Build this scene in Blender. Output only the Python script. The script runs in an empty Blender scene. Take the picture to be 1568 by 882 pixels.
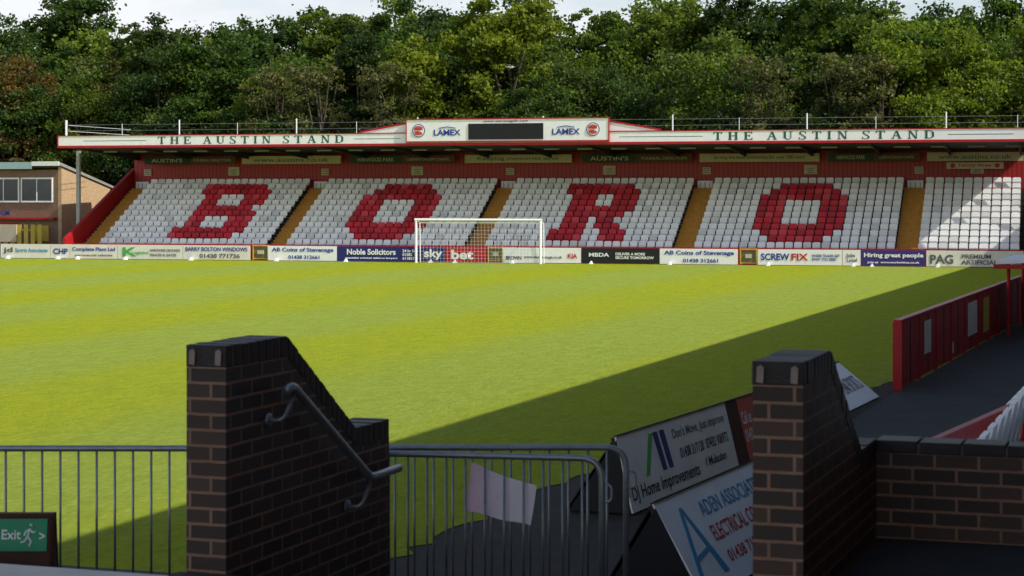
import bpy, bmesh, math, random
import numpy as np
from mathutils import Vector, Matrix
random.seed(7)
scene=bpy.context.scene
V3=Vector
# ------------------------------------------------------------ materials
def newmat(name):
    m=bpy.data.materials.new(name); m.use_nodes=True
    nt=m.node_tree; nt.nodes.clear()
    out=nt.nodes.new('ShaderNodeOutputMaterial'); b=nt.nodes.new('ShaderNodeBsdfPrincipled')
    nt.links.new(b.outputs[0],out.inputs[0])
    return m,nt,b,out
def N(nt,t,**k):
    n=nt.nodes.new(t)
    for a,v in k.items(): setattr(n,a,v)
    return n
def mixc(nt,f,a,b,blend='MIX'):
    n=nt.nodes.new('ShaderNodeMix'); n.data_type='RGBA'; n.blend_type=blend
    for sock,v in ((n.inputs[0],f),(n.inputs[6],a),(n.inputs[7],b)):
        if hasattr(v,'links'): nt.links.new(v,sock)
        else:
            sock.default_value = v if not isinstance(v,tuple) else (*v[:3],1)
    return n.outputs[2]
def math_(nt,op,a,b=None,clamp=False):
    n=nt.nodes.new('ShaderNodeMath'); n.operation=op; n.use_clamp=clamp
    for i,v in enumerate((a,b)):
        if v is None: continue
        if hasattr(v,'links'): nt.links.new(v,n.inputs[i])
        else: n.inputs[i].default_value=v
    return n.outputs[0]
def noise(nt,vec,scale,detail=4,rough=.6):
    n=nt.nodes.new('ShaderNodeTexNoise'); n.inputs['Scale'].default_value=scale
    n.inputs['Detail'].default_value=detail; n.inputs['Roughness'].default_value=rough
    if vec is not None: nt.links.new(vec,n.inputs['Vector'])
    return n.outputs[0]
def ramp(nt,f,lo,hi):
    n=nt.nodes.new('ShaderNodeMapRange'); n.inputs[1].default_value=lo; n.inputs[2].default_value=hi
    nt.links.new(f,n.inputs[0]); return n.outputs[0]
def plain(name,col,rough=.6,var=.25,scale=3,metal=0,bump=0,spec=.3):
    m,nt,b,o=newmat(name)
    tc=N(nt,'ShaderNodeTexCoord')
    f=ramp(nt,noise(nt,tc.outputs['Object'],scale),.3,.7)
    f2=ramp(nt,noise(nt,tc.outputs['Object'],scale*9),.3,.7)
    d=tuple(c*(1-var) for c in col); 
    c=mixc(nt,f,d,col)
    c=mixc(nt,math_(nt,'MULTIPLY',f2,var*.8),c,tuple(x*.6 for x in col))
    nt.links.new(c,b.inputs['Base Color'])
    b.inputs['Roughness'].default_value=rough; b.inputs['Metallic'].default_value=metal
    b.inputs['Specular IOR Level'].default_value=spec
    if bump:
        bp=N(nt,'ShaderNodeBump'); bp.inputs['Strength'].default_value=bump; bp.inputs['Distance'].default_value=.01
        nt.links.new(f2,bp.inputs['Height']); nt.links.new(bp.outputs[0],b.inputs['Normal'])
    return m
def brick(name,c1,c2,mort,w=.225,h=.075,ms=.006,bump=.6):
    m,nt,b,o=newmat(name)
    g=N(nt,'ShaderNodeNewGeometry'); tc=N(nt,'ShaderNodeTexCoord')
    sn=N(nt,'ShaderNodeSeparateXYZ'); nt.links.new(g.outputs['True Normal'],sn.inputs[0])
    sp=N(nt,'ShaderNodeSeparateXYZ'); nt.links.new(tc.outputs['Object'],sp.inputs[0])
    ax=math_(nt,'GREATER_THAN',math_(nt,'ABSOLUTE',sn.outputs[0]),.5)
    hx=math_(nt,'MULTIPLY',sp.outputs[1],ax); hy=math_(nt,'MULTIPLY',sp.outputs[0],math_(nt,'SUBTRACT',1.0,ax))
    wb=math_(nt,'MULTIPLY',math_(nt,'SUBTRACT',noise(nt,tc.outputs['Object'],14),.5),.008)
    hor=math_(nt,'ADD',math_(nt,'ADD',hx,hy),20*w); zz=math_(nt,'ADD',sp.outputs[2],wb)
    cb=N(nt,'ShaderNodeCombineXYZ'); nt.links.new(hor,cb.inputs[0]); nt.links.new(zz,cb.inputs[1])
    bt=N(nt,'ShaderNodeTexBrick'); nt.links.new(cb.outputs[0],bt.inputs['Vector'])
    bt.inputs['Scale'].default_value=1; bt.inputs['Brick Width'].default_value=w; bt.inputs['Row Height'].default_value=h
    bt.inputs['Mortar Size'].default_value=ms; bt.inputs['Mortar Smooth'].default_value=.2
    bt.inputs['Color1'].default_value=(*c1,1); bt.inputs['Color2'].default_value=(*c2,1); bt.inputs['Mortar'].default_value=(*mort,1)
    # a colour of its own for every brick
    row=math_(nt,'FLOOR',math_(nt,'DIVIDE',zz,h)); off=math_(nt,'MULTIPLY',math_(nt,'SUBTRACT',1.0,math_(nt,'MODULO',row,2.0)),.5)
    col=math_(nt,'FLOOR',math_(nt,'ADD',math_(nt,'DIVIDE',hor,w),off))
    cell=N(nt,'ShaderNodeCombineXYZ'); nt.links.new(row,cell.inputs[0]); nt.links.new(col,cell.inputs[1])
    wn=N(nt,'ShaderNodeTexWhiteNoise'); wn.noise_dimensions='3D'; nt.links.new(cell.outputs[0],wn.inputs['Vector'])
    bc=mixc(nt,math_(nt,'POWER',wn.outputs['Value'],1.6),tuple(x*.7 for x in c1),tuple(x*1.5 for x in c2))
    n1=ramp(nt,noise(nt,tc.outputs['Object'],5),.35,.7); n2=noise(nt,tc.outputs['Object'],60); n3=ramp(nt,noise(nt,tc.outputs['Object'],2.2),.4,.65)
    c=mixc(nt,bt.outputs['Fac'],bc,mort)
    c=mixc(nt,math_(nt,'MULTIPLY',n1,.35),c,tuple(x*.5 for x in c1))
    c=mixc(nt,math_(nt,'MULTIPLY',n2,.35),c,tuple(x*.6 for x in c2))
    c=mixc(nt,math_(nt,'MULTIPLY',n3,.2),c,tuple(x*1.1 for x in c2))
    nt.links.new(c,b.inputs['Base Color']); b.inputs['Roughness'].default_value=.62
    bp=N(nt,'ShaderNodeBump'); bp.inputs['Strength'].default_value=bump; bp.inputs['Distance'].default_value=.006
    ht=math_(nt,'SUBTRACT',math_(nt,'MULTIPLY',n2,.3),bt.outputs['Fac'])
    nt.links.new(ht,bp.inputs['Height']); nt.links.new(bp.outputs[0],b.inputs['Normal'])
    return m
WHITE=plain('white_paint',(.87,.87,.87),.5,.08)
WHITE2=plain('white_seat_a',(.9,.9,.9),.4,.06); WHITE3=plain('white_seat_b',(.84,.84,.84),.45,.1); WHITE4=plain('white_seat_c',(.7,.7,.69),.5,.1)
RED=plain('red_paint',(.48,.012,.018),.5,.25)
RSA=plain('red_seat_a',(.6,.012,.03),.4,.1); RSB=plain('red_seat_b',(.42,.01,.02),.4,.1); RSC=plain('red_seat_c',(.68,.06,.08),.5,.1)
GREY=plain('grey_metal',(.3,.31,.32),.45,.2,metal=.5); DGREY=plain('dark_grey',(.05,.05,.055),.7,.3); POLE=plain('pale_grey_paint',(.4,.4,.4),.5,.2)
GALV=plain('galvanised_steel',(.33,.36,.38),.42,.3,scale=12,metal=.6)
BLACK=plain('black_panel',(.012,.013,.016),.5,.2); NAVY=plain('navy_panel',(.015,.025,.16),.5,.15)
CONCD=plain('concrete_dark',(.065,.06,.055),.9,.4,bump=.3); CONCK=plain('concrete_steps',(.05,.047,.044),.9,.4,bump=.3)
TAN=plain('tan_steps',(.58,.28,.05),.8,.3,scale=5); CREAM=plain('cream_board',(.58,.5,.36),.6,.15)
GREENT=plain('green_lettering',(.01,.1,.07),.5,.1); BLUET=plain('blue_lettering',(.02,.05,.33),.5,.1)
CYANT=plain('sky_blue_lettering',(.05,.3,.5),.5,.1); REDT=plain('red_lettering',(.55,.02,.03),.5,.1)
GREYT=plain('grey_lettering',(.12,.12,.13),.5,.1); DKG=plain('dark_green_board',(.02,.05,.04),.5,.2); BRN=plain('brown_board',(.12,.06,.05),.6,.2)
YEL=plain('yellow_paint',(.6,.45,.06),.5,.2); ORANGE=plain('orange_panel',(.6,.1,.05),.5,.2); LGREEN=plain('lime_lettering',(.08,.4,.08),.5,.1)
GLASS=plain('dark_glass',(.03,.04,.05),.1,.2,spec=.6); TEAL=plain('teal_trim',(.35,.5,.5),.5,.1); BWHITE=plain('offwhite_board',(.8,.77,.7),.5,.15,scale=2)
EXITG=plain('exit_green',(.0,.28,.12),.4,.1); TIMBER=plain('brown_timber',(.09,.035,.02),.7,.3); PURPLE=plain('indigo_panel',(.05,.03,.2),.5,.15)
NOSE=plain('cream_nosing',(.75,.68,.56),.7,.2,scale=6)
BRICKD=brick('dark_brick',(.026,.015,.012),(.055,.026,.017),(.36,.20,.12),ms=.0075)
COPE=plain('coping_brick',(.04,.032,.03),.5,.4,scale=9,bump=.4); MORTAR=plain('mortar',(.25,.18,.14),.9,.3,scale=20)
BRICKL=brick('sunlit_brick',(.68,.46,.24),(.45,.28,.14),(.55,.45,.35),ms=.01); BRICKR=brick('red_brown_brick',(.26,.13,.065),(.18,.08,.04),(.3,.25,.2),ms=.01)  # first brick carries the gable's sunlight in its paler colour
ASPH=plain('asphalt',(.04,.038,.036),.85,.5,scale=1.2,bump=.4)
def corrugated(name,col,per):
    m,nt,b,o=newmat(name); tc=N(nt,'ShaderNodeTexCoord'); w=N(nt,'ShaderNodeTexWave'); w.inputs['Scale'].default_value=per
    w.bands_direction='X'; nt.links.new(tc.outputs['Object'],w.inputs[0])
    n=ramp(nt,noise(nt,tc.outputs['Object'],1.5),.3,.7)
    c=mixc(nt,math_(nt,'MULTIPLY',w.outputs[1],.75),col,tuple(x*.3 for x in col)); c=mixc(nt,math_(nt,'MULTIPLY',n,.3),c,tuple(x*.5 for x in col))  # groove shade is banded into the colour; the sheet stays flat
    nt.links.new(c,b.inputs['Base Color']); b.inputs['Roughness'].default_value=.5; return m
CORR=corrugated('red_cladding',(.5,.014,.02),1.2)
# ------------------------------------------------------------ mesh builder
class MB:
    def __init__(s): s.V=[];s.F=[];s.M=[]
    def add(s,pts,faces,m):
        k=len(s.V); s.V+= [tuple(p) for p in pts]
        for f in faces: s.F.append([k+i for i in f]); s.M.append(m)
    def obox(s,o,a,b,c,m=0):
        o,a,b,c=map(V3,(o,a,b,c))
        p=[o,o+a,o+a+b,o+b,o+c,o+a+c,o+a+b+c,o+b+c]
        s.add(p,[(0,3,2,1),(4,5,6,7),(0,1,5,4),(1,2,6,5),(2,3,7,6),(3,0,4,7)],m)
    def box(s,x0,x1,y0,y1,z0,z1,m=0): s.obox((x0,y0,z0),(x1-x0,0,0),(0,y1-y0,0),(0,0,z1-z0),m)
    def prism(s,pts,ext,m=0):
        n=len(pts); ext=V3(ext); A=[V3(p) for p in pts]; B=[p+ext for p in A]
        s.add(A+B,[tuple(range(n)),tuple(range(2*n-1,n-1,-1))]+[(i,(i+1)%n,n+(i+1)%n,n+i) for i in range(n)],m)
    def tube(s,pts,r,m=0,n=8):
        pts=[V3(p) for p in pts]; rs=r if isinstance(r,(list,tuple)) else [r]*len(pts)
        k=len(s.V); prev=None
        for i,p in enumerate(pts):
            t=(pts[min(i+1,len(pts)-1)]-pts[max(i-1,0)]).normalized()
            if prev is None:
                a=t.orthogonal().normalized()
            else:
                a=(prev-t*prev.dot(t)).normalized()
            prev=a; b=t.cross(a)
            for j in range(n):
                q=p+(a*math.cos(2*math.pi*j/n)+b*math.sin(2*math.pi*j/n))*rs[i]; s.V.append(tuple(q))
        for i in range(len(pts)-1):
            for j in range(n):
                s.F.append([k+i*n+j,k+i*n+(j+1)%n,k+(i+1)*n+(j+1)%n,k+(i+1)*n+j]); s.M.append(m)
        s.F.append([k+j for j in range(n)][::-1]); s.M.append(m)
        e=k+(len(pts)-1)*n; s.F.append([e+j for j in range(n)]); s.M.append(m)
    def build(s,name,mats,parent=None,smooth=False,bevel=0):
        me=bpy.data.meshes.new(name); me.from_pydata(s.V,[],s.F)
        for m in mats: me.materials.append(m)
        me.polygons.foreach_set('material_index',s.M)
        bm=bmesh.new(); bm.from_mesh(me); bmesh.ops.recalc_face_normals(bm,faces=bm.faces); bm.to_mesh(me); bm.free()
        if smooth: me.polygons.foreach_set('use_smooth',[True]*len(me.polygons))
        o=bpy.data.objects.new(name,me); scene.collection.objects.link(o)
        if parent: o.parent=parent
        if bevel:
            md=o.modifiers.new('b','BEVEL'); md.width=bevel; md.segments=2; md.limit_method='ANGLE'
        return o
def empty(name,loc=(0,0,0),rz=0):
    e=bpy.data.objects.new(name,None); e.location=loc; e.rotation_euler=(0,0,rz); scene.collection.objects.link(e); return e
def text(body,o,u,w,W,H,mat,parent,name='lettering',off=.02,bold=.012):
    cu=bpy.data.curves.new(name,'FONT'); cu.body=body; cu.size=1; cu.offset=bold; cu.resolution_u=3
    ob=bpy.data.objects.new(name+'_tmp',cu); scene.collection.objects.link(ob)
    bpy.context.view_layer.update()
    me=bpy.data.meshes.new_from_object(ob.evaluated_get(bpy.context.evaluated_depsgraph_get()))
    bpy.data.objects.remove(ob)
    if len(me.vertices)==0: return
    co=np.array([v.co[:] for v in me.vertices]); mn=co.min(0); mx=co.max(0)
    o,u,w=V3(o),V3(u).normalized(),V3(w).normalized(); nn=u.cross(w)
    for v,c in zip(me.vertices,co):
        a=(c[0]-mn[0])/(mx[0]-mn[0])*W; b=(c[1]-mn[1])/(mx[1]-mn[1])*H
        v.co=o+u*a+w*b+nn*off
    me.materials.clear(); me.materials.append(mat)
    for p in me.polygons: p.material_index=0
    ob=bpy.data.objects.new(name,me); scene.collection.objects.link(ob)
    if parent: ob.parent=parent
    return ob
# ------------------------------------------------------------ serif stroke lettering (roof fascia)
def serif_text(body,o,W,H,mat,parent):
    st,th,sf=.2,.09,.09
    G={'T':(.8,[('v',.4,0,1,st),('h',0,.8,1-th,th),('v',.04,.74,1,th),('v',.76,.74,1,th),('h',.22,.58,0,sf)]),
     'H':(.9,[('v',.17,0,1,st),('v',.73,0,1,st),('h',.17,.73,.47,th),('h',0,.34,0,sf),('h',0,.34,1-sf,sf),('h',.56,.9,0,sf),('h',.56,.9,1-sf,sf)]),
     'E':(.78,[('v',.17,0,1,st),('h',.0,.72,1-th,th),('h',.0,.74,0,th),('h',.17,.5,.48,th),('v',.7,.76,1,th),('v',.72,0,.26,th),('v',.5,.38,.64,th)]),
     'A':(.9,[('d',.12,0,.43,1,th),('d',.76,0,.45,1,st),('h',.24,.64,.32,th),('h',0,.28,0,sf),('h',.58,.92,0,sf)]),
     'U':(.88,[('v',.17,.2,1,st),('v',.71,.2,1,th),('d',.17,.22,.36,.04,st),('d',.71,.22,.56,.04,th),('h',.3,.6,0,.09),('h',0,.34,1-sf,sf),('h',.56,.88,1-sf,sf)]),
     'S':(.66,[('h',.14,.54,1-.08,.08),('d',.1,.72,.14,.95,st*.8),('d',.1,.72,.56,.32,st),('d',.54,.06,.58,.34,st*.8),('h',.12,.54,0,.08),('v',.6,.72,1,th),('v',.04,0,.28,th)]),
     'I':(.34,[('v',.17,0,1,st),('h',0,.34,0,sf),('h',0,.34,1-sf,sf)]),
     'N':(.9,[('v',.15,0,1,th),('v',.75,0,1,th),('d',.72,0,.16,1,st),('h',0,.3,0,sf),('h',0,.22,1-sf,sf),('h',.6,.9,1-sf,sf)]),
     'D':(.86,[('v',.17,0,1,st),('h',0,.55,0,th),('h',0,.55,1-th,th),('d',.53,.03,.72,.22,st*.8),('d',.53,.97,.72,.78,st*.8),('v',.74,.2,.8,st)])}
    x=0;items=[]
    for ch in body:
        if ch==' ': x+=.75; continue
        w,p=G[ch]; items.append((x,p)); x+=w+.55
    tot=x-.55; sx=W/tot; mb=MB(); o=V3(o); k=0
    for x,p in items:
        for q in p:
            k+=1; y=-.003-.0007*(k%9)
            if q[0]=='v': c=[(q[1]-q[4]/2,q[2]),(q[1]+q[4]/2,q[2]),(q[1]+q[4]/2,q[3]),(q[1]-q[4]/2,q[3])]
            elif q[0]=='h': c=[(q[1],q[3]),(q[2],q[3]),(q[2],q[3]+q[4]),(q[1],q[3]+q[4])]
            else: c=[(q[1]-q[5]/2,q[2]),(q[1]+q[5]/2,q[2]),(q[3]+q[5]/2,q[4]),(q[3]-q[5]/2,q[4])]
            mb.add([o+V3(((x+a)*sx,y,b_*H)) for a,b_ in c],[(0,1,2,3)],0)
    mb.build('roof_lettering',[mat],parent)
# ------------------------------------------------------------ camera
A=math.radians(19.3)
cam_d=bpy.data.cameras.new('camera'); cam=bpy.data.objects.new('camera',cam_d); scene.collection.objects.link(cam)
cam.location=(0,0,3.9); cam.rotation_euler=(math.radians(90),0,A)
cam_d.sensor_width=36; cam_d.lens=70.03; cam_d.shift_y=-143/1568; cam_d.clip_end=6000; cam_d.clip_start=.1
cam_d.dof.use_dof=True; cam_d.dof.focus_distance=105; cam_d.dof.aperture_fstop=8
scene.camera=cam
# ------------------------------------------------------------ light
az=math.radians(100); el=math.radians(42)
ts=V3((math.sin(az)*math.cos(el),math.cos(az)*math.cos(el),math.sin(el)))
sd=bpy.data.lights.new('sun','SUN'); sd.energy=5; sd.angle=math.radians(.5); sd.color=(1,.95,.84)
so=bpy.data.objects.new('sun',sd); so.rotation_euler=ts.to_track_quat('Z','Y').to_euler(); so.location=(30,10,60); scene.collection.objects.link(so)
w=bpy.data.worlds.new('World'); scene.world=w; w.use_nodes=True; nt=w.node_tree; nt.nodes.clear()
out=N(nt,'ShaderNodeOutputWorld'); bg=N(nt,'ShaderNodeBackground'); sky=N(nt,'ShaderNodeTexSky'); sky.sky_type='NISHITA'; sky.sun_disc=False
sky.sun_elevation=el; sky.sun_rotation=az
tc=N(nt,'ShaderNodeTexCoord'); mp=N(nt,'ShaderNodeMapping'); mp.inputs['Scale'].default_value=(1,1,3.5); nt.links.new(tc.outputs['Generated'],mp.inputs[0])
sp=N(nt,'ShaderNodeSeparateXYZ'); nt.links.new(tc.outputs['Generated'],sp.inputs[0])
low=ramp(nt,sp.outputs[2],.5,.2)
cl=ramp(nt,noise(nt,mp.outputs[0],3.2,8,.6),.34,.56)
south_fill=ramp(nt,sp.outputs[1],.1,-.5)
cc=mixc(nt,south_fill,(7.2,7.3,7.6),(13.5,13.3,13.1))  # unseen clouds behind the camera, brightened to light the seats and boards
c=mixc(nt,math_(nt,'MULTIPLY',math_(nt,'MULTIPLY',cl,low),.92,True),sky.outputs[0],cc)
nt.links.new(c,bg.inputs[0]); bg.inputs[1].default_value=.135; nt.links.new(bg.outputs[0],out.inputs[0])
scene.view_settings.view_transform='Standard'; scene.view_settings.look='None'; scene.view_settings.exposure=0
# ------------------------------------------------------------ ground sheets
def sheet(name,pts,z,mat):
    me=bpy.data.meshes.new(name); me.from_pydata([(x,y,z) for x,y in pts],[],[list(range(len(pts)))]); me.materials.append(mat)
    o=bpy.data.objects.new(name,me); scene.collection.objects.link(o)
    if me.polygons[0].normal.z<0: me.flip_normals()
    return o
gm=plain('rough_ground',(.09,.1,.03),.95,.4,scale=.3)
sheet('ground',[(-3000,-3000),(3000,-3000),(3000,3000),(-3000,3000)],0,gm)
m,nt,b,o=newmat('pitch_grass'); tc=N(nt,'ShaderNodeTexCoord'); P=tc.outputs['Object']
sp=N(nt,'ShaderNodeSeparateXYZ'); nt.links.new(P,sp.inputs[0])
wob=noise(nt,P,.3,4); xx=math_(nt,'ADD',sp.outputs[0],math_(nt,'MULTIPLY',wob,2.4))
st=ramp(nt,math_(nt,'SINE',math_(nt,'MULTIPLY',xx,2*math.pi/11.0)),-.6,.6)
big=ramp(nt,noise(nt,P,.09,4),.35,.65); mid=ramp(nt,noise(nt,P,.9,5,.7),.3,.7)
mpn=N(nt,'ShaderNodeMapping'); mpn.inputs['Scale'].default_value=(1,.3,1); nt.links.new(P,mpn.inputs[0])
fine=ramp(nt,noise(nt,mpn.outputs[0],16,7,.8),.38,.62); fine2=ramp(nt,noise(nt,mpn.outputs[0],3.5,5,.75),.4,.6)
c=mixc(nt,st,(.39,.445,.095),(.455,.46,.018))
c=mixc(nt,math_(nt,'MULTIPLY',big,.4),c,(.38,.43,.05))
c=mixc(nt,math_(nt,'MULTIPLY',mid,.3),c,(.26,.34,.03))
c=mixc(nt,math_(nt,'MULTIPLY',fine2,.36),c,(.18,.26,.02))
c=mixc(nt,math_(nt,'MULTIPLY',fine,.5),c,(.12,.185,.015))
c=mixc(nt,1.0,c,(1.08,1.1,1.0),'MULTIPLY')
nt.links.new(c,b.inputs['Base Color']); b.inputs['Roughness'].default_value=.9; b.inputs['Specular IOR Level'].default_value=.05
bp=N(nt,'ShaderNodeBump'); bp.inputs['Strength'].default_value=.8; bp.inputs['Distance'].default_value=.035; nt.links.new(fine,bp.inputs['Height']); nt.links.new(bp.outputs[0],b.inputs['Normal'])
GRASS=m
edge=[]
y=13.0
while y<42:
    base=-8.25 if y<26 else -8.25+(y-26)/15*2.0
    edge.append((base+random.uniform(-.14,.14),y)); y+=.35
sheet('grass_pitch',[(-120,13)]+edge+[(-5.75,42.1),(-5.0,109.5),(-120,101)],.012,GRASS)
sheet('dirt_track',[(-8.9,13),(-5,13),(-5,42),(-8.9,42)],.004,plain('dirt',(.04,.031,.023),.95,.5,scale=2.5,bump=.5))
sheet('asphalt_path',[(-5.75,13),(40,13),(40,115),(-4.6,115),(-5.85,40)],.008,ASPH)
# ------------------------------------------------------------ far stand
RZ=math.radians(4.2); P0=(-37.35,106.65,0)
stand=empty('football_stand',P0,RZ)
S0,S1=-27.9,28.1
NR=12; V0,TR,Z0,RI=1.2,.64,.5,.33
mb=MB()
prof=[(S0,V0,0)]
for i in range(NR):
    prof+= [(S0,V0+TR*i,Z0+RI*i),(S0,V0+TR*(i+1),Z0+RI*i)]
prof+=[(S0,9.3,Z0+RI*(NR-1)),(S0,9.3,0)]
mb.prism(prof,(S1-S0,0,0),0)
mb.build('terrace_steps',[CONCK],stand)
aisles=[-27.15,-14.9,-2.65,9.55,21.9]
mb=MB()
for a in aisles:
    for i in range(NR):
        z=Z0+RI*i
        mb.box(a-.6,a+.6,V0+TR*i-.01,V0+TR*i+.3,z-RI+.01,z+.03,0); mb.box(a-.6,a+.6,V0+TR*i+.3,V0+TR*(i+1)-.02,z-.05,z+.17,0)
    mb.box(a-.45,a+.45,8.95,9.1,Z0+RI*11,Z0+RI*11+.6,1)
    mb.box(a-.3,a-.27,8.93,8.947,Z0+RI*11+.1,Z0+RI*11+.5,2); mb.box(a+.27,a+.3,8.93,8.947,Z0+RI*11+.1,Z0+RI*11+.5,2); mb.box(a-.02,a+.02,8.93,8.947,Z0+RI*11+.1,Z0+RI*11+.5,2)
mb.build('aisle_steps',[TAN,WHITE3,GREYT],stand)
B=["########.","#########",".##...###",".##...###",".#######.",".########",".##...###",".##...###","#########","########."]
O=["..######..",".########.","##########","###....###","###....###","###....###","###....###","##########",".########.","..######.."]
R=["########.","#########",".###..###",".###..###",".########",".#######.",".###.##..",".###.###.","####..###","####..###"]
secs=[(-26.45,-15.5,B,-20.05),(-14.3,-3.25,O,-8.95),(-2.05,8.95,R,3.7),(10.15,21.3,O,15.85),(22.5,27.9,None,0)]
mb=MB(); mf=MB()
for (a,b_,L,lc) in secs:
    n=int((b_-a)/.5); pitch=(b_-a)/n
    for i in range(NR):
        v=V0+TR*i; z=Z0+RI*i
        rt=NR-1-i
        mf.box(a,b_,v+.36,v+.39,z+.36,z+.4,0)
        c0=round(((lc-(len(L[0])*.5)/2)-a)/pitch) if L else 0
        for k in range(n):
            red=False
            if L and 1<=rt<=10:
                q=k-c0
                if 0<=q<len(L[0]) and L[rt-1][q]=='#': red=True
            x=a+k*pitch+.035; wd=pitch-.07
            mi=(3+random.choice([0,0,1,1,2])) if red else random.choice([0,0,0,0,1,1,1,2])
            j=random.uniform(-.012,.012)
            zz=z+j; y0=v+.4; ln=.07
            pts=[(x,y0,zz+.46),(x+wd,y0,zz+.46),(x+wd,y0+ln*.8,zz+.71),(x+wd-.05,y0+ln,zz+.77),(x+.05,y0+ln,zz+.77),(x,y0+ln*.8,zz+.71)]
            mb.prism(pts,(0,.03,0),mi)
            mb.obox((x+.02,y0-.16,zz+.34),(wd-.04,0,0),(0,.05,.0),(0,-.03,.18),mi)
mb.build('seats',[WHITE2,WHITE3,WHITE4,RSA,RSB,RSC],stand)
mf.build('seat_rails',[GREY],stand)
mb=MB()
mb.box(S0,S1,9.3,9.5,0,6.6,0)
mb.build('back_wall',[CORR],stand)
mb=MB()
mb.prism([(S0-.25,.1,0),(S0-.25,.1,1.25),(S0-.25,9.5,5.6),(S0-.25,9.5,0)],(.22,0,0),0)
mb.prism([(S1+.05,.1,0),(S1+.05,.1,.7),(S1+.05,9.5,4.5),(S1+.05,9.5,0)],(.2,0,0),0)
for v in(3.2,5.4,7.6): mb.box(S1+.08,S1+.22,v,v+.14,.5,6.55,0)  # posts added at the open end to split the sun into streaks
mb.box(S1+.3,S1+.62,-.2,.15,0,7.6,0); mb.box(S0,S1,.9,1.15,0,.95,0)
mb.box(S0-.82,S0-.6,2.9,3.1,0,6.6,1)
mb.build('parapets',[RED,POLE],stand)
mb=MB()
mb.prism([(S0-.2,-.25,6.74),(S0-.2,9.6,6.5),(S0-.2,9.6,6.62),(S0-.2,-.25,6.95)],(S1-S0+.5,0,0),0)
for k in range(15):
    s=S0+.3+k*(S1-S0-.6)/14
    mb.prism([(s,0,6.73),(s,9.3,6.1),(s,9.3,6.5)],(.12,0,0),0)
for k in range(28):
    s=S0+1+k*2.0; mb.box(s,s+.9,3.0,3.15,6.5,6.58,1)
mb.build('roof_deck',[DGREY,GREY],stand)
mb=MB()
x0,x1=S0-.25,S1+.4
mb.box(x0,x1,-.45,-.27,6.84,7.4,0)
mb.box(x0,x1,-.5,-.25,6.70,6.838,1); mb.box(x0,x1,-.48,-.25,7.402,7.45,1)
mb.box(x0-.06,x0-.003,-.5,.3,6.7,7.45,1)
mb.box(x0,x1,-.24,.6,6.96,7.0,2)
for sg,a,b_ in((-1,-6.1,-9.0),(1,5.75,8.6)):
    mb.prism([(a,-.36,7.46),(b_,-.36,7.46),(a,-.36,7.95)],(0,.1,0),0)
    d=V3((b_-a,0,-.49)); mb.obox((a,-.4,7.96),d,(0,.18,0),(0,0,.09),1)
mb.box(-6.07,5.72,-.62,-.46,6.95,8.16,0)
for t in ((-6.12,5.77,6.88,6.948),(-6.12,5.77,8.162,8.22)): mb.box(t[0],t[1],-.66,-.44,t[2],t[3],1)
mb.box(-6.12,-6.072,-.65,-.45,6.95,8.16,1); mb.box(5.722,5.77,-.65,-.45,6.95,8.16,1)
mb.box(-2.39,1.99,-.66,-.622,7.02,7.92,3)
mb.build('fascia',[WHITE,RED,GREY,BLACK],stand)
U=(1,0,0); Wv=(0,0,1)
serif_text('THE AUSTIN STAND',(-21.63,-.455,6.9),11.66,.44,GREENT,stand)
serif_text('THE AUSTIN STAND',(11.6,-.455,6.9),11.9,.44,GREENT,stand)
for t in((-26.5,-22.4),(-9.3,-6.5),(6.3,11.0),(24.2,27.6)):
    mb=MB(); mb.box(t[0],t[1],-.456,-.452,7.1,7.13,0); mb.build('fascia_rule',[GREENT],stand)
text('www.stevenagefc.com',(-1.5,-.62,7.97),U,Wv,2.6,.15,BLACK,stand)
def disc(o,r,mat,parent,name,n=24,u=(1,0,0),w=(0,0,1),th=.01,ry=None):
    u,w=V3(u),V3(w); ry=ry or r; mbx=MB(); mbx.prism([V3(o)+u*r*math.cos(2*math.pi*i/n)+w*ry*math.sin(2*math.pi*i/n) for i in range(n)],u.cross(w)*th,0)
    return mbx.build(name,[mat],parent)
for sx,lx in((-5.35,-4.45),(4.85,2.5)):
    disc((sx,-.63,7.55),.38,BLUET,stand,'logo_ring'); disc((sx,-.645,7.55),.33,WHITE,stand,'logo_field')
    disc((sx,-.66,7.7),.25,ORANGE,stand,'logo_bun',ry=.12); disc((sx,-.66,7.39),.24,ORANGE,stand,'logo_bun',ry=.1)
    text('BURGER\nKING',(sx-.27,-.672,7.43),U,Wv,.54,.26,REDT,stand,off=.012,bold=.04)
    text('LAMEX',(lx,-.62,7.26),U,Wv,1.6,.34,BLUET,stand,bold=.03); 
    mb=MB(); mb.tube([(lx+.3,-.64,7.68),(lx+.8,-.64,7.76),(lx+1.3,-.64,7.68)],.02,0,6); mb.build('logo_swoosh',[BLUET],stand)
mb=MB()
k=0; s=S0-.1
while s<=S1+.3:
    th=.045 if k%2==0 else .02
    mb.tube([(s,.2,6.95),(s,.2,8.35 if k%2==0 else 8.15)],th,0,6); s+=3.72; k+=1
for z in(7.75,8.1): mb.tube([(S0-.1,.2,z),(S1+.3,.2,z)],.011,1,5)
mb.box(S0-.15,S0-.05,.2,.3,6.9,8.4,0)
for s in (S0-.1,S1+.3):
    for z in(7.75,8.1): mb.tube([(s,.2,z),(s,9,z)],.013,0,5)
mb.build('roof_railing',[WHITE3,GREY],stand)
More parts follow.
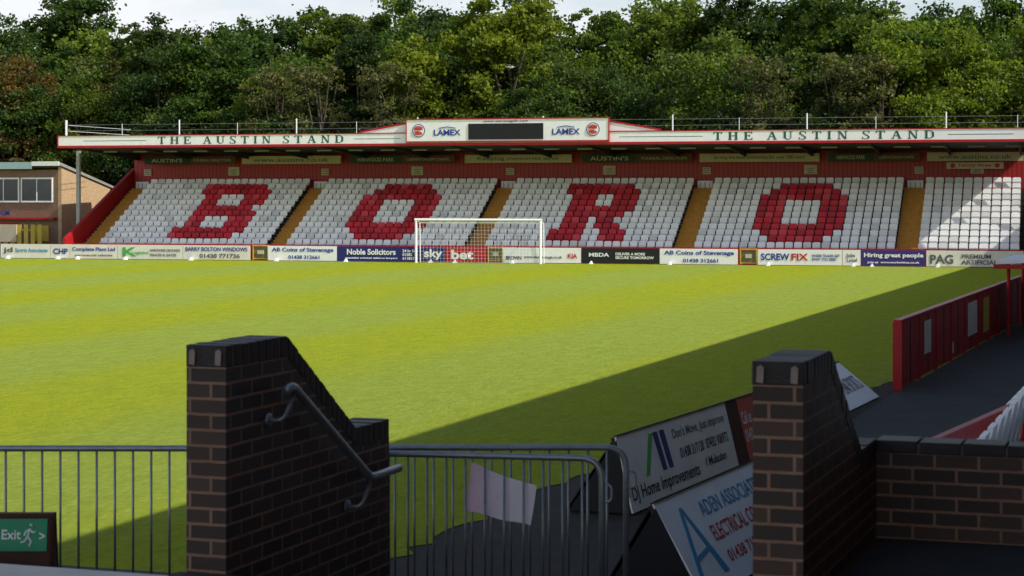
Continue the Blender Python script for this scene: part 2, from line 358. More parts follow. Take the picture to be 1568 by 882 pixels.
bb=[(-26.8,-20.5,0,"AUSTIN'S","FUNERAL DIRECTORS"),(-20.05,-13.4,1,'www.austins.co.uk',''),(-12.8,-5.94,0,'HARWOOD PARK','CREMATORIUM CHAPEL'),(-5.3,1.45,1,'Keeping memories alive',''),
(2.1,8.84,0,"AUSTIN'S",'FUNERAL DIRECTORS'),(9.3,16.4,1,'Serving the local community for over 300 years',''),(16.9,22.2,0,'HARWOOD PARK','CREMATORIUM CHAPEL'),(22.6,28,1,'www.austins.co.uk','')]
for a,b_,k,t1,t2 in bb:
    mb=MB(); zb=5.84
    if k: 
        mb.box(a,b_,8.5,8.58,zb,zb+.5,0); mb.build('sponsor_board',[CREAM],stand)
        text(t1,(a+(b_-a)*.12,8.5,zb+.12),U,Wv,(b_-a)*.76,.26,GREYT,stand)
    else:
        mid_=(a+b_)/2; mb.box(a,mid_-.02,8.5,8.58,zb,zb+.5,0); mb.box(mid_,b_,8.5,8.58,zb,zb+.5,1); mb.build('sponsor_board',[DKG,BRN],stand)
        text(t1,(a+.5,8.5,zb+.12),U,Wv,(b_-a)*.5-1,.24,CREAM,stand); text(t2,(mid_+.3,8.5,zb+.16),U,Wv,(b_-a)*.5-.6,.16,CREAM,stand,bold=.0)
for s in(-26.9,-20.9,-14.7,-8.6,-2.6,3.64,9.6,15.8,22.1,25.4):
    big_=s in(-20.9,-8.6,3.64,15.8,25.4); h=.42 if big_ else .3
    mb=MB(); mb.box(s-(.38 if big_ else .25),s+(.38 if big_ else .25),9.2,9.27,5.12,5.12+h+.12,0)
    for q in range(3): mb.box(s-.2,s+.2,9.19,9.197,5.2+q*.12,5.24+q*.12,1)
    mb.build('wall_notice',[CREAM,GREYT],stand)
mb=MB(); mb.box(23.7,26.9,8.4,8.48,5.38,5.76,0); mb.build('family_area_board',[CREAM],stand)
text('Family Area',(24.4,8.4,5.45),U,Wv,1.8,.24,REDT,stand)
disc((24.05,8.39,5.57),.14,REDT,stand,'family_logo'); disc((26.55,8.39,5.57),.14,REDT,stand,'family_logo')
# ------------------------------------------------------------ pitchside boards
adb=empty('pitchside_advertising_boards',P0,RZ)
def adboard(a,b_,mat,texts,z1=.9,v=0):
    mb=MB(); mb.box(a+.015,b_-.015,v,v+.06,.05,z1,0)
    mb.prism([(a+.3,v+.06,.0),(a+.3,v+.06,.6),(a+.3,v+.5,.0)],(.06,0,0),1); mb.prism([(b_-.36,v+.06,.0),(b_-.36,v+.06,.6),(b_-.36,v+.5,.0)],(.06,0,0),1)
    for xx in (a+.5,):
        mb.prism([(xx,v-.35,.0),(xx+.22,v-.35,0),(xx+.11,v-.3,.18)],(0,.3,0),2)
    mb.build('board',[mat,GREY,WHITE],adb)
    W=b_-a
    for (t,fx0,fx1,z,h,mt) in texts: text(t,(a+fx0*W,v,z),U,Wv,(fx1-fx0)*W,h,mt,adb,'board_lettering',bold=.03)
adboard(-40,-36,BWHITE,[('STEVENAGE FC',.1,.9,.35,.3,REDT)]); adboard(-36,-32.3,NAVY,[('CONTRACT CARPETS',.1,.9,.35,.3,WHITE)])
adboard(-32.3,-28.94,BWHITE,[('jd',.06,.25,.3,.4,GREYT),('Sports Associates',.3,.95,.35,.3,CYANT)])
adboard(-28.94,-27.63,BWHITE,[('CHP',.15,.9,.3,.35,BLUET)])
adboard(-27.63,-24.49,BWHITE,[('Complete Plant Ltd',.05,.95,.45,.28,BLUET),('commercial vehicles',.1,.9,.2,.12,GREYT)])
adboard(-24.49,-20.24,BWHITE,[('K',.08,.3,.2,.55,LGREEN),('Logistics',.22,.48,.3,.22,LGREEN),('HARDWARE GROUNDS',.5,.96,.5,.16,GREYT),('FENCES & GATES',.5,.9,.22,.16,GREYT)])
adboard(-20.24,-15.95,BWHITE,[('BARRY BOLTON WINDOWS',.04,.96,.55,.24,BLUET),('01438 771736',.25,.85,.14,.27,GREYT)])
adboard(-14.84,-10.53,WHITE,[('AB Coins of Stevenage',.06,.95,.5,.3,BLUET),('01438 312661',.3,.75,.14,.22,BLUET)])
adboard(-10.53,-5.4,NAVY,[('Noble Solicitors',.12,.7,.42,.34,WHITE),('specialist criminal defence lawyers',.1,.72,.16,.13,WHITE),('24 hr line\n01582\n611833',.78,.96,.15,.6,WHITE)])
adboard(-5.4,-3.95,NAVY,[('sky',.12,.88,.16,.62,WHITE)]); adboard(-3.95,-1.55,RED,[('bet',.15,.7,.2,.55,WHITE)])
adboard(-.54,4.03,WHITE,[('BROWN',.04,.24,.2,.22,BLACK),('www.kiastevenage.co.uk',.27,.76,.25,.2,GREYT),('KIA',.83,.95,.3,.28,REDT)])
adboard(4.03,8.5,BLACK,[('MBDA',.1,.36,.42,.22,WHITE),('DELIVER A MORE\nSECURE TOMORROW',.44,.93,.3,.36,WHITE)])
adboard(8.5,12.88,WHITE,[('AB Coins of Stevenage',.06,.95,.5,.3,BLUET),('01438 312661',.3,.75,.14,.22,BLUET)])
adboard(13.96,18.58,WHITE,[('SCREW',.04,.38,.3,.38,BLUET),('FIX',.4,.6,.3,.38,REDT),('WHERE TRADES GET\nWHAT YOU NEED',.64,.97,.3,.34,BLUET)])
adboard(18.58,19.57,WHITE,[('Jobs\nLocal',.2,.8,.25,.45,GREYT)])
adboard(19.57,23.04,PURPLE,[('Hiring great people',.05,.96,.45,.3,WHITE),('Join us  www.workwithus.co.uk',.1,.9,.16,.14,WHITE)])
adboard(23.04,28.13,BWHITE,[('PAG',.04,.28,.18,.5,GREYT),('PREMIUM\nARTIFICIAL GRASS',.36,.97,.16,.55,GREYT)])
adboard(28.13,33,WHITE,[('SUPPORT THE BORO',.1,.9,.3,.3,REDT)])
gmesh=plain('gate_mesh',(.18,.18,.1),.7,.3)
for a,b_ in((-15.9,-14.9),(-1.5,-.6),(12.95,13.9)):
    mb=MB(); mb.box(a,b_,.3,.34,.1,.82,0)
    for t in((a,a+.06,.05,.95),(b_-.06,b_,.05,.95)): mb.box(t[0],t[1],.24,.295,t[2],t[3],1)
    mb.box(a+.06,b_-.06,.24,.295,.86,.93,1); mb.box(a+.06,b_-.06,.24,.295,.1,.16,1); mb.box(a+.3,b_-.3,.24,.295,.4,.62,2)
    mb.build('access_gate',[gmesh,YEL,CREAM],adb)
# goal
goal=empty('football_goal',(P0[0],P0[1],0),RZ)
mb=MB(); g0,g1=-5.42,1.9
gv=-.9
mb.tube([(g0,gv,0),(g0,gv,2.44)],.075,0,8); mb.tube([(g1,gv,0),(g1,gv,2.44)],.075,0,8); mb.tube([(g0-.08,gv,2.47),(g1+.08,gv,2.47)],.075,0,8)
for s in(g0,g1): mb.tube([(s,gv,2.44),(s,gv+.7,2.3),(s,gv+.8,.02)],.03,0,6)
mb.tube([(g0,gv+.7,2.3),(g1,gv+.7,2.3)],.016,0,5)
for k in range(37):
    s=g0+(g1-g0)*k/36; mb.tube([(s,gv+.02,2.4),(s,gv+.7,2.3),(s,gv+.8,.02)],.004,0,3)
for k in range(12): 
    z=.2*k+.05; mb.tube([(g0,gv,z),(g0,gv+.78,z),(g1,gv+.78,z),(g1,gv,z)],.004,0,3)
mb.build('goal_frame',[WHITE2],goal)
# ------------------------------------------------------------ clubhouse left
hb=empty('brick_clubhouse',(-69.6,111.2,0),0)
mb=MB()
mb.prism([(0,0,0),(0,0,5.75),(0,6,4.35),(0,6,0)],(-.25,0,0),0)
mb.box(-26,-.25,0,.25,0,5.5,1)
mb.box(-26,-.25,5.8,6,0,4.3,1); mb.box(-26,-25.7,.25,5.8,0,4.4,1)
mb.build('walls',[BRICKL,BRICKR],hb)
mb=MB(); mb.prism([(.12,-.45,5.8),(.12,6.3,4.3),(.12,6.3,4.45),(.12,-.45,6.0)],(-27,0,0),0)
mb.box(-26.5,-1.9,-.52,-.455,5.55,5.98,1); mb.box(-1.9,.12,-.52,-.455,5.75,6.03,2)
mb.build('roof',[plain('roof_felt',(.3,.3,.29),.8,.2),TEAL,WHITE],hb)
mb=MB()
for x in(-2.9,-5.4,-8,-11,-14):
    mb.box(x,x+2.2,-.06,-.005,3.5,4.9,0); mb.box(x-.08,x,-.09,-.003,3.4,5,1); mb.box(x+2.2,x+2.28,-.09,-.003,3.4,5,1); mb.box(x,x+2.2,-.09,-.003,4.9,5,1); mb.box(x,x+2.2,-.1,-.003,3.4,3.5,1); mb.box(x+1.08,x+1.13,-.09,-.061,3.5,4.9,1)
mb.box(-4.6,-3.2,-.06,-.004,0,2.1,2); mb.box(-2.2,-.9,-.1,-.004,.9,1.9,3); mb.box(-6.5,-.3,-.5,-.003,2.3,2.42,2)
mb.box(.005,.06,2.2,3.2,1.1,2.2,4)
mb.build('windows_and_doors',[GLASS,WHITE,RED,YEL,WHITE],hb)
text('BAR  FUNCTION ROOM',(-8.5,-.01,2.55),U,Wv,4.6,.35,BLUET,hb)
mb=MB()
for k in range(10): mb.box(-74.6+k*.5,-74.3+k*.5,109.2,109.25,.1,2.0,0)
mb.box(-74.6,-69.8,109.26,109.3,.4,.5,0); mb.box(-74.6,-69.8,109.26,109.3,1.6,1.7,0)
mb.box(-73,-71.6,109.1,109.19,.9,2.0,1)
mb.build('yellow_picket_fence',[YEL,CREAM])
# ------------------------------------------------------------ right side
rw=empty('red_barrier_wall',(-5.86,39.95,0),-math.atan(.016))
mb=MB()
y=0
while y<60:
    mb.box(-.06,.06,y+.06,y+2.35,.06,1.34,0); mb.box(-.09,.09,y-.04,y+.05,0,1.36,0); y+=2.4
mb.box(-.075,.075,0,60,1.362,1.41,1)
for y in(1.2,3.6,6,8.4,10.8): mb.box(.062,.075,y-.01,y+.01,.08,1.33,4)
for a,b_,z0,z1,k in((3,3.9,.5,1.2,2),(10.1,11.8,.4,1.22,2),(13.2,14.4,.3,1.2,3),(7.2,7.5,.2,.45,2)): mb.box(.076,.09,a,b_,z0,z1,k)
mb.build('panels',[RED,plain('red_cap',(.5,.02,.03),.4,.2),BWHITE,YEL,BLACK],rw)
mb=MB()
for yy in(56,60.5): mb.tube([(-5.2,yy,0),(-5.2,yy,2.0)],.05,1,8); mb.tube([(-3.6,yy,0),(-3.6,yy,2.1)],.05,1,8)
mb.prism([(-5.5,55.6,2.0),(-3.4,55.6,2.12),(-3.4,55.6,2.18),(-5.5,55.6,2.1)],(0,5.4,0),0)
mb.box(-5.56,-5.505,55.6,61,1.88,2.0,1); mb.box(-5.5,-3.4,55.54,55.597,1.88,2.0,1)
mb.box(-3.6,-3.5,56,60.5,0,2.05,2); mb.box(-4.5,-3.65,56.2,60.3,.4,.48,1)
mb.build('dugout_shelter',[WHITE,RED,GLASS])
ms=empty('main_stand')
mb=MB()
mb.prism([(-.2,-25,10.5),(17,-25,9.6),(17,-25,9.9),(-.2,-25,10.75)],(0,138,0),0)
mb.box(17,17.3,-25,113,0,9.9,1)
mb.box(-.25,-.203,-25,113,10.3,10.9,2)
for yy in range(-20,113,12): mb.box(2.6,2.8,yy,yy+.2,0,10.3,3)
pr=[(2.0,13,0)]
for i in range(14): pr+=[(2+i*.8,13,.5+.4*i),(2.8+i*.8,13,.5+.4*i)]
pr+=[(17,13,5.7),(17,13,0)]
mb.prism(pr,(0,100,0),4)
mb.build('stand_structure',[DGREY,RED,WHITE,GREY,CONCD],ms)
mb=MB()
for i in range(14):
    for k in range(0,180):
        x=2.3+i*.8; yy=13.5+k*.55; mb.box(x+.1,x+.15,yy,yy+.46,.9+.4*i,1.27+.4*i,0)
mb.build('seats',[WHITE3],ms)
mb=MB()
for r in range(3):
    x=-1.66+r*.7; dz=.1+.14*r
    mb.box(x-.2,x+.3,11.2,30,0,1.3+.12*r,2)
    for k in range(34):
        yy=11.3+k*.53
        pts=[(x+.12,yy,1.75+dz),(x+.12,yy+.45,1.75+dz),(x+.2,yy+.46,2.1+dz),(x+.22,yy+.38,2.2+dz),(x+.22,yy+.08,2.2+dz),(x+.2,yy,2.1+dz)]
        mb.prism(pts,(.04,0,0),0); mb.obox((x-.2,yy+.02,1.72+dz),(.36,0,.02),(0,.41,0),(0,0,.05),0)
mb.build('paddock_seats',[WHITE2,GREY,CONCD],ms)
mb=MB()
mb.obox((-2.03,12.7,2.06),(.55,4.6,0),(.06,0,0),(0,0,.13),0); mb.obox((-1.48,17.3,2.06),(1.0,8,0),(.06,0,0),(0,0,.13),0)
for k in range(5): mb.tube([(-1.99+.13*k,12.75+1.1*k,0),(-1.99+.13*k,12.75+1.1*k,2.07)],.03,0,8)
mb.build('red_barrier_rail',[RED])
# ------------------------------------------------------------ terrace foreground
mb=MB()
mb.box(-12,-4.64,-8,8.35,0,2.06,0); mb.box(-4.64,-1.64,-8,8.45,0,2.1,0); mb.box(-1.64,3,-8,10.5,0,2.1,0)
mb.box(-12,-4.64,8.0,8.35,2.062,2.1,1); mb.box(-12,-4.64,-8,7.997,2.062,2.095,0)
mb.box(-12,-4.64,8.352,10.2,0,1.38,0); mb.box(-12,-1.66,10.73,12.2,0,1.29,0); mb.box(-12,-4.64,10.2,10.73,0,1.33,0)
for k in range(5): mb.box(-4.415,-1.875,8.452+.42*k,8.448+.42*(k+1),0,2.1-.16*(k+1),0)
for k in range(8): mb.box(-12,-1.66,12.202+.28*k,12.198+.28*(k+1),0,1.29-.16*(k+1),0)
mb.build('terrace_floor',[CONCD,NOSE],None)
def stairwall(name,x0,x1):
    e=empty(name); mb=MB(); h=.105
    zt=[(8.5,3.18-h),(9.17,3.18-h),(10.03,2.62-h),(10.5,2.62-h)]
    mb.prism([(x0,8.5,0)]+[(x0,a,z) for a,z in zt]+[(x0,10.5,0)],(x1-x0,0,0),0)
    mb.build('brick_wall',[BRICKD],e)
    mb=MB(); mm=MB()
    segs=[((8.5,3.18),(9.17,3.18)),((9.17,3.18),(10.03,2.62)),((10.03,2.62),(10.5,2.62))]
    for (a,za),(b_,zb) in segs:
        L=math.hypot(b_-a,zb-za); t=V3((0,b_-a,zb-za))/L; n_=int(L/.075); p=L/n_; up=V3((0,0,1))
        o=V3((x0,a,za-h)); mm.obox(o+V3((.003,0,0)),(x1-x0-.0045,0,0),t*L,up*(h-.005),0)
        for k in range(n_):
            j=random.uniform(-.002,.002)
            mb.obox(o+t*(p*k+(.0 if (k==0 and a==8.5) else .006))+V3((-.003+j,-.004 if (k==0 and a==8.5) else 0,.001)),(x1-x0+.006,0,0),t*(p-.013),up*h*(1+random.uniform(-.025,.025)),0)
    mb.build('coping_bricks',[COPE],e,bevel=.006); mm.build('coping_mortar',[MORTAR],e)
    mb=MB(); 
    for xx in(x0+.018,x1-.052): mb.prism([(xx,8.486,3.088),(xx+.03,8.486,3.084),(xx+.034,8.486,3.15),(xx+.02,8.486,3.163),(xx+.003,8.486,3.155)],(0,.008,0),0)
    mb.build('joint_patch',[plain('pale_render',(.38,.29,.25),.8,.3,scale=30)],e)
    return e
sw=stairwall('brick_stair_wall',-4.63,-4.42)
stairwall('brick_stair_wall',-1.87,-1.65)
mb=MB(); mb.box(-1.87,4,10.503,10.72,0,2.505,0); mb.box(-1.65,4,10.503,10.72,2.505,2.545,0); bw=empty('brick_wall'); mb.build('wall_body',[BRICKD],bw)
mb=MB(); mm=MB(); mm.box(-1.655,4,10.508,10.712,2.546,2.595,0)
x=-1.655
while x<3.9: mb.box(x,x+.215,10.495,10.725,2.55,2.61+random.uniform(-.003,.003),0); x+=.225
mb.build('coping_bricks',[COPE],bw,bevel=.006); mm.build('coping_mortar',[MORTAR],bw)
def rounded(pts,r=.08,n=6):
    pts=[V3(p) for p in pts]; out=[pts[0]]
    for i in range(1,len(pts)-1):
        a=(pts[i-1]-pts[i]); b=(pts[i+1]-pts[i]); la=min(r,a.length*.49); lb=min(r,b.length*.49)
        pa=pts[i]+a.normalized()*la; pb=pts[i]+b.normalized()*lb
        for k in range(n+1):
            t=k/n; out.append(pa*(1-t)**2+pts[i]*2*t*(1-t)+pb*t*t)
    out.append(pts[-1]); return out
mb=MB(); hx=-4.31
mb.tube(rounded([(hx,8.93,2.93),(hx,9.0,2.95),(hx,9.98,2.36),(hx,10.38,2.36)],.05),.023,0,14)
for yy,zz in((9.02,2.91),(9.98,2.34)):
    mb.tube(rounded([(-4.415,yy-.08,zz-.13),(hx-.02,yy-.08,zz-.13),(hx,yy,zz)],.05),.011,0,10); mb.tube([(-4.417,yy-.08,zz-.13),(-4.405,yy-.08,zz-.13)],.035,0,14)
mb.build('stair_handrail',[GALV],None,smooth=True)
def barrier(p0,p1,zt,zb):
    mb=MB(); p0=V3((*p0,0)); p1=V3((*p1,0)); L=(p1-p0).length; u=(p1-p0)/L; z=V3((0,0,1))
    mb.tube(rounded([p0+z*(zb),p0+z*zt,p1+z*zt,p1+z*(zb)],.13,8),.019,0,12)
    mb.tube([p0+z*(zb+.16),p1+z*(zb+.16)],.014,0,10)
    n_=int(L/.108)
    for k in range(1,n_): 
        q=p0+u*(L*k/n_); mb.tube([q+z*(zb+.16),q+z*(zt-.005)],.0075,0,8)
    nn=u.cross(z)
    for q in(p0+u*.12,p1-u*.12): mb.tube(rounded([q+nn*.28+z*(zb),q+nn*.2+z*(zb+.08),q-nn*.2+z*(zb+.08),q-nn*.28+z*(zb)],.06),.014,0,8)
    for hz in(.17,.86): mb.tube(rounded([p1+z*(zb+hz),p1+u*.055+z*(zb+hz),p1+u*.055+z*(zb+hz+.09),p1+u*.02+z*(zb+hz+.1)],.03),.008,0,8)
    return mb.build('crowd_barrier',[GALV],None,smooth=True)
barrier((-4.95,10.62),(-3.27,10.89),2.395,1.29)
barrier((-4.7,10.96),(-3.29,11.46),2.39,1.29)
barrier((-8.7,9.51),(-4.82,10.87),2.39,1.38)
# pale pink cloth
mb=MB(); uu=V3((.986,.165,0)); nn=V3((-.165,.986,0)); C=V3((-3.86,10.83,0)); nx,ny=16,12
c4=[(-.179,2.352),(.209,2.227),(.171,1.991),(-.209,2.067)]
pts=[]
for j in range(ny+1):
    for i in range(nx+1):
        a,b_=i/nx,j/ny
        x=(c4[0][0]*(1-a)+c4[1][0]*a)*(1-b_)+(c4[3][0]*(1-a)+c4[2][0]*a)*b_; z=(c4[0][1]*(1-a)+c4[1][1]*a)*(1-b_)+(c4[3][1]*(1-a)+c4[2][1]*a)*b_
        z+=-.015*math.sin(a*math.pi)*(1-b_)+.006*math.sin(a*9)*b_
        pts.append(C+uu*x+nn*(.012+.006*math.sin(a*11+b_*3)+.007*math.sin(a*5+b_*6))+V3((0,0,z)))
mb.add(pts,[(j*(nx+1)+i,j*(nx+1)+i+1,(j+1)*(nx+1)+i+1,(j+1)*(nx+1)+i) for j in range(ny) for i in range(nx)],0)
m,nt,b,o=newmat('pink_cloth'); tc=N(nt,'ShaderNodeTexCoord'); sp=N(nt,'ShaderNodeSeparateXYZ'); nt.links.new(tc.outputs['Generated'],sp.inputs[0])
f=ramp(nt,math_(nt,'ADD',sp.outputs[0],math_(nt,'MULTIPLY',noise(nt,tc.outputs['Generated'],4),.6)),.3,.8)
nt.links.new(mixc(nt,f,(.85,.45,.62),(.92,.86,.9)),b.inputs['Base Color']); b.inputs['Roughness'].default_value=.7
trc=N(nt,'ShaderNodeBsdfTranslucent'); trc.inputs[0].default_value=(.85,.72,.8,1); mxc=N(nt,'ShaderNodeMixShader'); mxc.inputs[0].default_value=.3
nt.links.new(b.outputs[0],mxc.inputs[1]); nt.links.new(trc.outputs[0],mxc.inputs[2]); nt.links.new(mxc.outputs[0],o.inputs[0])
mb.build('pink_banner',[m],None,smooth=True)
# ------------------------------------------------------------ A-frame pitchside boards near
def aframe(name,yb0,yb1,xb0,xb1,dx,h,back,panels,mats):
    e=empty(name); z=V3((0,0,1)); p0=V3((xb0,yb0,.03)); p1=V3((xb1,yb1,.03)); L=(p1-p0).length; u=(p1-p0)/L
    t=V3((-dx,0,h)); wl=t.length; w_=t/wl; n_=u.cross(w_)
    mb=MB()
    for (a,b_,k) in panels: mb.obox(p0+u*(a*L)-n_*.02,u*((b_-a)*L-.01),w_*wl,n_*.02,k)
    mb.build('panel',mats,e)
    mb=MB(); top=p0+t; bk=V3((-back,0,0))
    mb.obox(p0+bk,u*L,(top-(p0+bk))*.98,(-.015,0,0),0)
    for q in(0,.5,.985):
        s=p0+u*(L*q)
        mb.obox(s-n_*.07,u*.05,w_*wl,n_*.045,1); mb.prism([s-n_*.03,s+bk*.97,s+t*.96],u*.02,0)
    mb.obox(p0-n_*.03+w_*(wl-.0),u*L,w_*.02,n_*.05,1)
    mb.build('frame',[BLACK,TIMBER],e)
    return e,p0,u,w_,L,wl
e,p,u,w_,L,wl=aframe('advertising_a_frame_board',23.3,29.9,-6.6,-6.1,.22,.92,.85,[(0,.66,0),(.66,.74,1),(.74,1,2)],[BWHITE,TIMBER,ORANGE])
T=lambda s,a,b_,W,H,m: text(s,p+u*a+w_*b_,u,w_,W,H,m,e,off=.006)
T('DJ Home Improvements',.1,.08,2.6,.22,BLACK); T("Don't Move, Just improve",1.95,.66,2.2,.17,GREYT); T('01438 317120  07432 106972',2.1,.42,2.05,.14,BLACK); T('f Mukulan',3.0,.2,.9,.12,BLACK)
T('Call us\n01438 742',4.95,.3,.7,.45,WHITE)
mb=MB()
for k,(a,c_) in enumerate(((.95,0),(1.25,1),(1.5,1))): mb.prism([p+u*(a+.1)+w_*.36,p+u*(a+.24)+w_*.36,p+u*(a+.16)+w_*.86,p+u*(a)+w_*.86] if c_ else [p+u*(a-.25)+w_*.36,p+u*(a-.12)+w_*.36,p+u*(a+.3)+w_*.86,p+u*(a+.15)+w_*.86],u.cross(w_)*(.008+.001*k),c_)
mb.build('logo_bars',[LGREEN,NAVY],e)
e,p,u,w_,L,wl=aframe('advertising_a_frame_board',18.5,22.9,-4.52,-4.2,.52,.9,1.05,[(0,1,0)],[WHITE])
T('ADEN ASSOCIATES LTD',1.05,.72,2.6,.17,CYANT); T('ELECTRICAL CONTRACTORS',1.05,.45,2.7,.17,REDT); T('01438 718612  Fax 718613',1.15,.2,2.5,.13,REDT)
mb=MB(); n_=u.cross(w_)
mb.prism([p+u*.12+w_*.15,p+u*.22+w_*.15,p+u*.6+w_*.9,p+u*.53+w_*.9],n_*.008,0); mb.prism([p+u*.84+w_*.15,p+u*.98+w_*.15,p+u*.6+w_*.9,p+u*.55+w_*.9],n_*.009,0); mb.prism([p+u*.26+w_*.34,p+u*.8+w_*.42,p+u*.8+w_*.46,p+u*.3+w_*.4],n_*.01,0)
mb.build('logo_letter',[CYANT],e)
e,p,u,w_,L,wl=aframe('advertising_a_frame_board',32.5,38.4,-6.2,-5.98,.78,.63,1.5,[(0,1,0)],[WHITE])
T('TEAM SPORTS',4.0,.3,1.7,.35,GREYT)
# exit sign A-board
e=empty('fire_exit_sign_board'); R_=V3((.9438,.3305,0)); D=V3((-.3305,.9438,0)); p=V3((-5.62,8.86,1.38)); z=V3((0,0,1))
mb=MB(); t=D*.13+z*.85; mb.obox(p-R_*.5,R_*.5,t,D*.02,0); mb.obox(p-R_*.5+D*.30,R_*.5,t-D*.28,D*.02,0)
mb.prism([p,p+D*.3,p+t],R_*(-.02),0)
mb.obox(p-R_*.5+t-D*.01,R_*.5,D*.05,z*.015,0)
mb.build('frame',[TIMBER],e)
w_=t.normalized(); n_=R_.cross(w_)
mb=MB(); mb.obox(p-R_*.47+w_*.68+n_*.003,R_*.435,w_*.165,n_*.004,0)
mb.build('green_panel',[EXITG],e)
q=p-R_*.47+w_*.68+n_*.008
text('Exit',q+R_*.2+w_*.06,R_,w_,.1,.05,WHITE,e,off=.001)
text('>',q+R_*.395+w_*.06,R_,w_,.03,.035,WHITE,e,off=.001)
mb=MB(); K=lambda a,b_:q+R_*a+w_*b_
mb.tube([K(.352,.13),K(.356,.135)],.011,0,10)
for pl in([K(.345,.115),K(.335,.075)],[K(.335,.075),K(.355,.05),K(.345,.025)],[K(.335,.075),K(.32,.05),K(.3,.045)],[K(.343,.11),K(.325,.1),K(.318,.08)],[K(.345,.11),K(.362,.095),K(.375,.1)]): mb.tube(pl,.005,0,6)
mb.build('running_man',[WHITE],e)
# ------------------------------------------------------------ bird
mb=MB(); bp_=V3((0,0,0))
mb.tube([bp_+V3((-.24,0,.03)),bp_+V3((-.15,0,.03)),bp_,bp_+V3((.13,0,.0)),bp_+V3((.2,0,.01)),bp_+V3((.26,0,0))],[.01,.05,.075,.055,.03,.006],0,10)
for sg in(-1,1):
    mb.prism([bp_+V3((.1,0,.03)),bp_+V3((.08,sg*.3,.16)),bp_+V3((-.08,sg*.62,.1)),bp_+V3((-.07,sg*.3,.13)),bp_+V3((-.08,0,.03))],(0,0,.012),1)
mb.prism([bp_+V3((-.2,0,.03)),bp_+V3((-.36,.07,.03)),bp_+V3((-.36,-.07,.03))],(0,0,.01),0)
g=mb.build('gull',[WHITE4,GREY]); g.location=(-33.4,95.2,10.35); g.scale=(.75,.75,.75)
# ------------------------------------------------------------ woodland
m,nt,b,o=newmat('foliage'); at=N(nt,'ShaderNodeAttribute'); at.attribute_name='tone'; oi=N(nt,'ShaderNodeObjectInfo')
c=mixc(nt,at.outputs['Fac'],mixc(nt,1.0,oi.outputs['Color'],(.4,.5,.45),'MULTIPLY'),mixc(nt,1.0,oi.outputs['Color'],(1.35,1.3,1.0),'MULTIPLY'))
nt.links.new(c,b.inputs['Base Color']); b.inputs['Roughness'].default_value=.5; b.inputs['Specular IOR Level'].default_value=.2
tr=N(nt,'ShaderNodeBsdfTranslucent'); nt.links.new(mixc(nt,1.0,c,(1.6,1.6,.5),'MULTIPLY'),tr.inputs[0]); mx=N(nt,'ShaderNodeMixShader'); mx.inputs[0].default_value=.4
nt.links.new(b.outputs[0],mx.inputs[1]); nt.links.new(tr.outputs[0],mx.inputs[2]); nt.links.new(mx.outputs[0],o.inputs[0])
FOL=m; BARK=plain('bark',(.11,.085,.06),.9,.4)
def tree_mesh(seed,H,R,n_cl=150,lpc=140,ls=.128,base=.2):
    r=np.random.default_rng(seed); rr=random.Random(seed); mb=MB()
    mb.tube([(0,0,0),(rr.uniform(-.2,.2),rr.uniform(-.2,.2),H*.35),(rr.uniform(-.4,.4),rr.uniform(-.4,.4),H*.6),(rr.uniform(-.5,.5),0,H*.85)],[.28,.2,.12,.03],0,8)
    cz=H*(base+1)/2; rz=H*(1-base)/2
    lobes=[(np.array([0,0,cz]),R*.72,rz*.93)]
    for k in range(9):
        ang=k*2.4+rr.uniform(-.5,.5); zf=rr.uniform(-.75,.72); rad=R*.55*math.sqrt(1-zf*zf*.8)
        lobes.append((np.array([math.cos(ang)*rad,math.sin(ang)*rad,cz+rz*zf*.85]),R*rr.uniform(.34,.55),R*rr.uniform(.32,.5)))
    for c,_,_ in lobes[1:]:
        z0=c[2]*rr.uniform(.45,.75); mb.tube([(0,0,z0),(c[0]*.5,c[1]*.5,(z0+c[2])/2+.2),tuple(c)],[.11,.07,.03],0,5)
    C=[];T=[]
    for k in range(n_cl):
        lc,lr,lz=lobes[0] if k%3==0 else lobes[1+k%9]
        d=r.normal(size=3); d/=np.linalg.norm(d); f=r.uniform(.15,1)**.4
        c=lc+d*f*np.array([lr,lr,lz])
        rc=r.uniform(.35,.95)*R/4.3; n_=int(lpc*r.uniform(.5,1.4)*(rc/(R/4.3))/.65)
        d=r.normal(size=(n_,3))
        C.append(c+d*rc*.55*np.array([1,1,.6])); T.append(np.clip(r.uniform(.1,.85)+r.normal(size=n_)*.22+d[:,2]*.08,0,1))
    C=np.concatenate(C);T=np.concatenate(T); n_=len(C)
    a=r.normal(size=(n_,3))*np.array([1,1,.7]); a/=np.linalg.norm(a,axis=1)[:,None]; b2=np.cross(a,r.normal(size=(n_,3))); b2/=np.linalg.norm(b2,axis=1)[:,None]
    s=r.uniform(.6,1.3,n_)[:,None]*ls; a*=s; b2*=s*.75
    Q=np.stack([C-a,C+b2,C+a,C-b2],1).reshape(-1,3)
    k0=len(mb.V); Vt=mb.V+[tuple(x) for x in Q]; nt_=len(mb.F)
    F=mb.F+[(k0+4*i,k0+4*i+1,k0+4*i+2,k0+4*i+3) for i in range(n_)]
    me=bpy.data.meshes.new('tree'); me.from_pydata(Vt,[],F); me.materials.append(BARK); me.materials.append(FOL)
    me.polygons.foreach_set('material_index',[0]*nt_+[1]*n_)
    at=me.attributes.new('tone','FLOAT','POINT'); at.data.foreach_set('value',np.concatenate([np.zeros(k0),np.repeat(T,4)]))
    return me
variants=[tree_mesh(11+i,H,R_2,ncl) for i,(H,R_2,ncl) in enumerate(((16,4.3,190),(15,4.7,200),(17,3.8,190),(15,4.2,185),(16,5.0,215),(16,3.5,165)))]
sparse=tree_mesh(99,16,3.2,80,60,base=.3)
wood=empty('woodland_trees',P0,RZ)
cols=[(.07,.12,.024),(.055,.1,.022),(.085,.135,.024),(.05,.09,.026),(.105,.15,.024),(.075,.115,.032)]
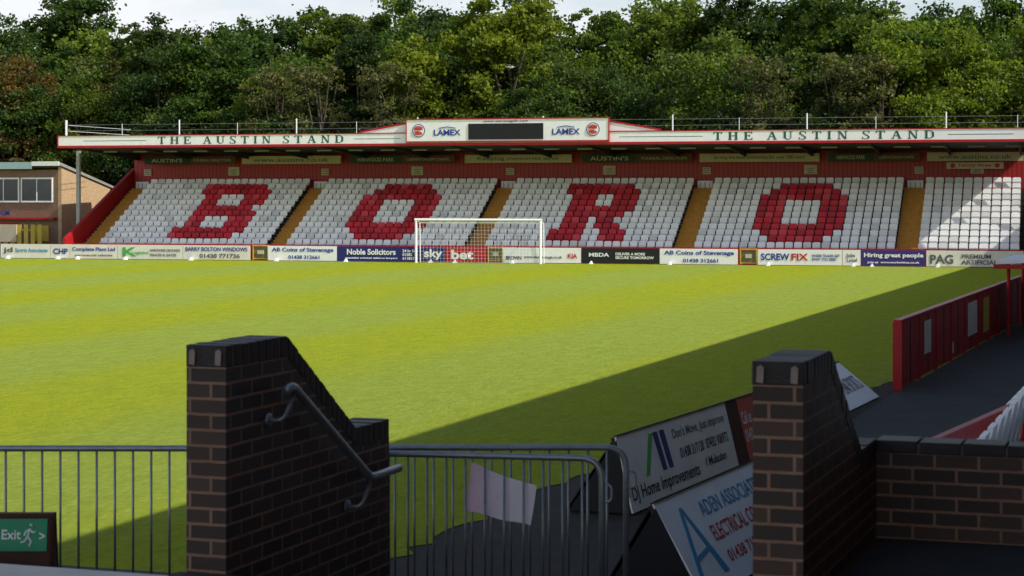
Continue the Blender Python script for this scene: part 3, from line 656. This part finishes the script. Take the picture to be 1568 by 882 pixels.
shadec=[(.042,.08,.02),(.05,.085,.022),(.038,.07,.02),(.055,.09,.024)]  # front rows: the shade they stand in is put into darker greens
rg=random.Random(5)
def put(me,s,v,h,col,wf=1):
    o=bpy.data.objects.new('tree',me); scene.collection.objects.link(o); o.parent=wood
    sc=h/15.6; o.location=(s,v,-.3); o.scale=(sc*wf,sc*wf,sc); o.rotation_euler=(0,0,rg.uniform(0,6.28)); o.color=(*col,1)
for v,st,h0,h1 in((15,4.0,8.5,11),(20,4.2,12,15),(27,4.4,14.5,17.6),(35,4.8,17.6,19.8),(44,5.6,19,21.2)):
    s=-66+rg.uniform(0,4)
    while s<66:
        if v==15 and s<-27: s+=4; continue
        col=rg.choice(shadec if v==15 or (v==20 and rg.random()<.5) else cols); h=rg.uniform(h0,h1)
        if v>=35 : h+=.7*math.sin(s*.21)+.5*math.sin(s*.5+1)
        g=rg.uniform(.75,1.3); put(rg.choice(variants),s,v+rg.uniform(-2,2),h,tuple(x*g for x in col),rg.uniform(.9,1.15)); s+=st*rg.uniform(.75,1.25)
for s,v,h,col in((-10,18,16.3,(.17,.21,.025)),(-5.5,19,17.3,(.16,.2,.025)),(-3,17,13,(.11,.16,.025)),(20,17,15.5,(.15,.2,.025)),(24,17,15,(.14,.19,.025)),(27,19,17.3,(.13,.18,.025)),(-22,18,13,(.11,.16,.025)),(-41.5,21,14.5,(.13,.09,.03)),(-37,24,14,(.11,.12,.04)),(31,20,13,(.11,.16,.03)),(-30,22,16,(.11,.16,.03)),(8,18,15,(.1,.15,.03))):
    put(rg.choice(variants),s,v,h,col,1.0)
for s in(-20,-17,-12,17,19.5,29.5,12): put(sparse,s,14.6,13.5,(.11,.115,.05))
mb=MB(); n_=60
pts=[]
for j in range(6):
    for i in range(n_+1):
        pts.append((-150+5*i,54+j*14,[0,5,8,9.5,10.5,11][j]+rg.uniform(-.5,.5)*(j>0)))
mb.add(pts,[(j*(n_+1)+i,j*(n_+1)+i+1,(j+1)*(n_+1)+i+1,(j+1)*(n_+1)+i) for j in range(5) for i in range(n_)],0)
mb.build('backdrop_rise',[plain('backdrop_dark',(.025,.035,.012),.95,.4,scale=.4)],wood,smooth=True)  # added dark backdrop that blocks the sky between the trees
